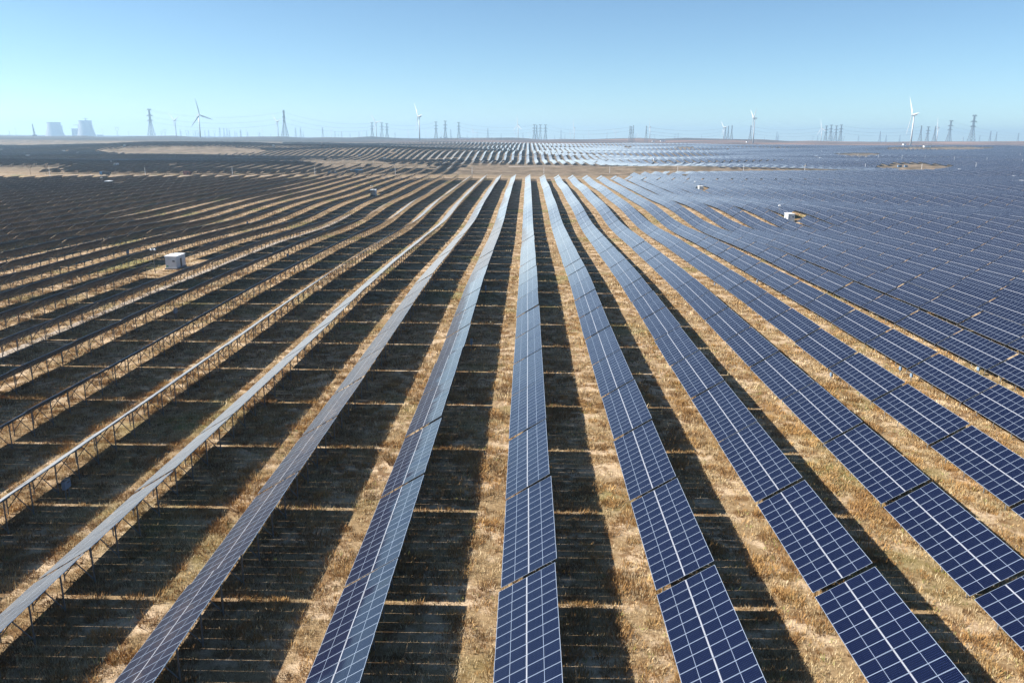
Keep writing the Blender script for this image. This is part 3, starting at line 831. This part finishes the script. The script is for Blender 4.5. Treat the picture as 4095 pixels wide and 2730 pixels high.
def span(pa, pb, arms, sag, label):
    b = MB(); A, B = PTOP[pa], PTOP[pb]
    for z in arms:
        for s in (-1, 1):
            def at(Q):
                X, Y, zg, sc, kd = Q; off = s*8*sc
                return Vector((X+(0 if kd == 'N' else off), Y+(off if kd == 'N' else 0), zg+z*sc))
            a, c = at(A), at(B); prev = a
            for i in range(1, 15):
                t = i/14; p = a.lerp(c, t); p.z -= sag*4*t*(1-t); b.tube(prev, p, .17, n=3, cap=False); prev = p
    b.obj('power_line', M_pylon, label=label, cat='power line', group='power lines between the pylons')
span((606, 437), (1140, 443), (31, 42, 55), 28, 'three sagging wires between the tallest left pylon and the tall narrow pylon')
span((1140, 443), (1489, 490), (31, 42, 55), 22, 'wires descending right from the tall narrow pylon')
span((1548, 494), (1744, 487), (42, 55), 12, 'faint wires passing behind the second large wind turbine')
span((1835, 490), (2136, 498), (31, 42, 55), 16, 'faint wires between pylon groups just left of centre')
span((2181, 499), (2518, 505), (42, 55), 20, 'faint wires right of the four-pylon group near the centre')
span((2583, 505), (2899, 508), (31, 42, 55), 16, 'sagging wires left of the third large wind turbine')
span((2999, 503), (3300, 504), (31, 42, 55), 18, 'sagging wires right of the third large wind turbine')
span((3359, 500), (3678, 504), (31, 42, 55), 14, 'wires crossing behind the fourth large wind turbine')
span((3793, 484), (4069, 533), (31, 42, 55), 10, 'wires falling right from the tall pylon near the right edge')

# ------------------------------------------------------------------ wind turbines
def make_turbine():
    r = empty('wind_turbine')
    MB().tube((0, 0, -4), (0, 0, 88.5), 2.6, 1.6, 20).obj('tower', M_turb, r, True)
    n = MB(); n.box((0, 2.5, 90), (3.6, 11, 3.8)); n.tube((0, -3, 90), (0, -4.2, 90), 1.6, 1.6, 12); n.obj('nacelle', M_turb, r)
    h = MB(); h.lathe([(0, 3.4), (1.2, 2.9), (2.0, 1.6), (2.2, 0), (2.0, -1)], 14)
    h.v = [(x, -z, y) for x, y, z in h.v]
    hub = h.obj('rotor_hub', M_turb, r, True, loc=(0, -5.4, 90))
    prof = [(0, 1.3, 1.3), (4, 1.6, 1.3), (12, 3.1, 1.1), (24, 2.7, .8), (40, 2.0, .55), (54, 1.3, .35), (66, .25, .1)]
    b = MB(); n_ = 10
    for z, c, t in prof:
        tw = .35*(1-z/64)
        for i in range(n_):
            a = 2*math.pi*i/n_; x, y = math.cos(a)*c*.9+(c*.25 if z > 5 else 0), math.sin(a)*t
            b.v.append((x*math.cos(tw)-y*math.sin(tw), x*math.sin(tw)+y*math.cos(tw)-z*.03, z))
    for k in range(len(prof)-1):
        for i in range(n_):
            j = (i+1) % n_; b.f.append((k*n_+i, k*n_+j, (k+1)*n_+j, (k+1)*n_+i)); b.m.append(0)
    me = b.mesh('blade', M_turb, True)
    for k in range(3):
        o = bpy.data.objects.new('blade', me); o.rotation_euler = (0, k*2*math.pi/3, 0); link(o, hub)
    return r
TURB = [  # x, hub y, base y (0: hidden), yaw deg (0 faces the camera, + turns its face to the left), rotor phase deg, distance
 (801, 460, 554, -41, -15, 3250), (1678, 467, 563, 73, -36, 3180), (3012, 474, 573, 79, -60, 3080), (3643, 461, 583, 72, -34, 2500),
 (705, 482, 0, 62, -50, 4300), (1113, 487, 0, 60, -45, 4300), (1506, 490, 0, 50, -38, 4200), (2072, 501, 0, 60, -5, 4300), (2296, 511, 0, 80, -10, 5000),
 (2598, 508, 552, 85, -5, 4100), (2893, 511, 560, 60, -40, 4100), (3283, 514, 562, 60, -15, 4200), (3745, 511, 566, 75, -8, 4200),
 (987, 520, 0, 70, -20, 0), (1264, 535, 0, 60, 20, 0), (1306, 527, 0, 80, 10, 0), (1327, 520, 0, 60, -40, 0), (1448, 528, 0, 80, 5, 0), (1634, 523, 0, 70, 0, 0), (1703, 529, 0, 60, -30, 0), (1719, 537, 0, 80, 0, 0),
 (1749, 525, 0, 60, 20, 0), (1766, 531, 0, 50, -10, 0), (1892, 521, 0, 60, 0, 0), (1909, 531, 0, 50, 30, 0), (2062, 531, 0, 80, 0, 0), (2119, 539, 0, 50, -60, 0), (2281, 528, 0, 80, -5, 0), (2355, 533, 0, 80, -12, 0),
 (2462, 529, 0, 40, -55, 0), (2550, 538, 0, 50, -30, 0), (763, 527, 0, 85, 0, 0), (64, 514, 0, 70, -60, 0), (412, 517, 0, 75, -50, 0), (1051, 522, 0, 60, 40, 0), (3848, 556, 0, 60, 0, 0)]
pt = make_turbine(); small_sorted = sorted([t[0] for t in TURB[13:]]); mid_sorted = sorted([t[0] for t in TURB[4:13]])
for i, (x, yh, yb, yaw, ph, Yd) in enumerate(TURB):
    r = pt if i == 0 else dup(pt)
    if not Yd: Yd = min(max(76*3392/max(hor(x)-yh, 2), 4300), 8600)
    X = bearing(x)*Yd; zg = float(terr(X, Yd)); zh = CAMZ+(hor(x)-yh)*Yd/3392; sc = max((zh-zg)/90, .15)
    r.location = (X, Yd, zg); r.scale = (sc, sc, sc)
    r.rotation_euler = (0, 0, -R_(yaw)-math.atan2(X, Yd))
    for ch in r.children:
        if ch.name.startswith('rotor_hub'): ch.rotation_euler = (0, R_(ph), 0)
    if i < 4: lab = ['large wind turbine with spread dark blades, the leftmost large one', 'large wind turbine seen side-on, left of the photo centre',
                     'large white wind turbine standing at the edge of the blue panels, right of centre', 'largest white wind turbine, on the right beside the sandy clearing'][i]
    elif i < 13: lab = 'mid-sized wind turbine on the skyline, %s of the nine mid-sized ones from the left' % ordn(mid_sorted.index(x)+1)
    else: lab = 'tiny hazy wind turbine on the skyline, %s tiny one from the left' % ordn(small_sorted.index(x)+1)
    setp(r, lab, 'wind turbine', 'wind turbines along the skyline')

# ------------------------------------------------------------------ power plant at the far left
YC = 7200.0
def farpos(x, Yd=YC): X = bearing(x)*Yd; return X, Yd
def ztop(x, y, Yd=YC): return CAMZ+(hor(x)-y)*Yd/3392
def cooling(x, yt, wt, wb, label):
    X, Y = farpos(x); zg = float(terr(X, Y)); H = ztop(x, yt)-zg; rt, rb = wt/2*YC/3287, wb/2*YC/3287*1.12
    r = empty('cooling_tower', (X, Y, zg), label=label, cat='cooling tower', group='cooling towers of the far power plant')
    prof = [(rt+(rb-rt)*(1-t)**1.5-rt*.03*math.sin(t*3.14), t*H*.965) for t in [i/14 for i in range(15)]]
    MB().lathe(prof, 48).obj('shell', M_conc, r, True)
    MB().lathe([(rt*1.0, H*.965), (rt*1.05, H*.97), (rt*1.05, H), (rt*.97, H), (rt*.95, H*.93)], 48).obj('rim', M_dark, r, True)
cooling(220, 489, 49, 64, 'left one of the two pale cooling towers at the far left')
cooling(346, 482, 48, 62, 'right one of the two pale cooling towers, with a crane above it')
def crane(x, yt, jl, jr, label):
    X, Y = farpos(x, YC+150); zg = float(terr(X, Y)); H = ztop(x, yt, YC+150)-zg; k = (YC+150)/3287
    r = empty('tower_crane', (X, Y, zg), label=label, cat='crane', group='tower cranes by the cooling towers')
    b = MB(); n = 14; lattice(b, [(3, 3, H*i/n) for i in range(n+1)], .8); b.obj('mast', M_pylon, r)
    b = MB(); b.tube((-jl*k, 0, H*.97), (jr*k, 0, H*.97), 1.6, n=4); b.tube((0, 0, H*1.06), (-jl*k*.8, 0, H*.975), .6, n=3); b.tube((0, 0, H*.97), (0, 0, H*1.06), 1, n=4); b.obj('jib', M_pylon, r)
crane(349, 473, 10, 10, 'tower crane rising above the right cooling tower')
crane(317, 499, 20, 2, 'tower crane between the two cooling towers')
crane(251, 503, 3, 3, 'small crane against the right side of the left cooling tower')
def block(x, yt, w, label):
    X, Y = farpos(x); zg = float(terr(X, Y)); H = ztop(x, yt)-zg; k = YC/3287
    r = empty('plant_building', (X, Y, zg), label=label, cat='building', group='hazy buildings of the far power plant')
    MB().box((0, 0, H/2), (w*k, 40, H)).obj('wall', M_conc, r)
    MB().box((0, 0, H+1.5), (w*k*1.03, 42, 3)).obj('roof', M_dark, r)
block(302, 516, 18, 'hazy plant building left of the right cooling tower')
block(400, 541, 16, 'low hazy building right of the cooling towers')
X, Y = farpos(138, 4000); zg = float(terr(X, Y)); H = ztop(138, 495, 4000)-zg
r = empty('drilling_derrick', (X, Y, zg), (0, -.08, 0), label='leaning dark derrick left of the cooling towers', cat='derrick')
b = MB(); lattice(b, [(3.5*(1-.75*i/8), 3.5*(1-.75*i/8), H*i/8) for i in range(9)], .5); b.obj('mast', M_pylon, r)
MB().box((0, 0, 3), (16, 9, 6)).obj('base_cabin', M_dark, r)

# ------------------------------------------------------------------ haze, sky, sun
def haze():
    b = MB(); b.box((0, 6700, 105), (28600, 14400, 215)); 
    b.v = [(x, y, -8 if z < 50 else 212) for x, y, z in b.v]
    m = bpy.data.materials.new('haze'); m.use_nodes = True; t = m.node_tree; t.nodes.remove(t.nodes['Principled BSDF'])
    v = t.nodes.new('ShaderNodeVolumePrincipled'); v.inputs['Color'].default_value = (.50, .74, 1, 1)
    v.inputs['Density'].default_value = HAZE; v.inputs['Anisotropy'].default_value = .25
    t.links.new(v.outputs[0], t.nodes['Material Output'].inputs['Volume'])
    b.obj('haze', m, kind='stuff', label='thin blue haze over the whole plain', cat='haze')
HAZE = 1.2e-4
haze()
EL = 37.0
w = bpy.data.worlds.new("World"); S.world = w; w.use_nodes = True
n = w.node_tree; bg = n.nodes['Background']
sk = n.nodes.new('ShaderNodeTexSky'); sk.sky_type = 'NISHITA'; sk.sun_disc = False
sk.sun_elevation = R_(EL); sk.sun_rotation = R_(-90); sk.altitude = 2500; sk.air_density = 1.0; sk.dust_density = .1; sk.ozone_density = 2.5
tn = n.nodes.new('ShaderNodeMix'); tn.data_type = 'RGBA'; tn.blend_type = 'MULTIPLY'; tn.inputs[0].default_value = 1; tn.inputs[7].default_value = (.84, .985, 1.0, 1)
n.links.new(sk.outputs[0], tn.inputs[6]); n.links.new(tn.outputs[2], bg.inputs[0]); bg.inputs[1].default_value = .052
sl = bpy.data.lights.new('sun', 'SUN'); sl.energy = 5.0; sl.angle = R_(.53); sl.color = (1, .93, .82)
so = bpy.data.objects.new('sun', sl); COL.objects.link(so)
so.rotation_euler = Vector((math.cos(R_(EL)), 0, -math.sin(R_(EL)))).to_track_quat('-Z', 'Y').to_euler()
S.view_settings.view_transform = 'Standard'; S.view_settings.look = 'None'; S.view_settings.exposure = 1.45; S.view_settings.gamma = 1
S.cycles.volume_bounces = 0
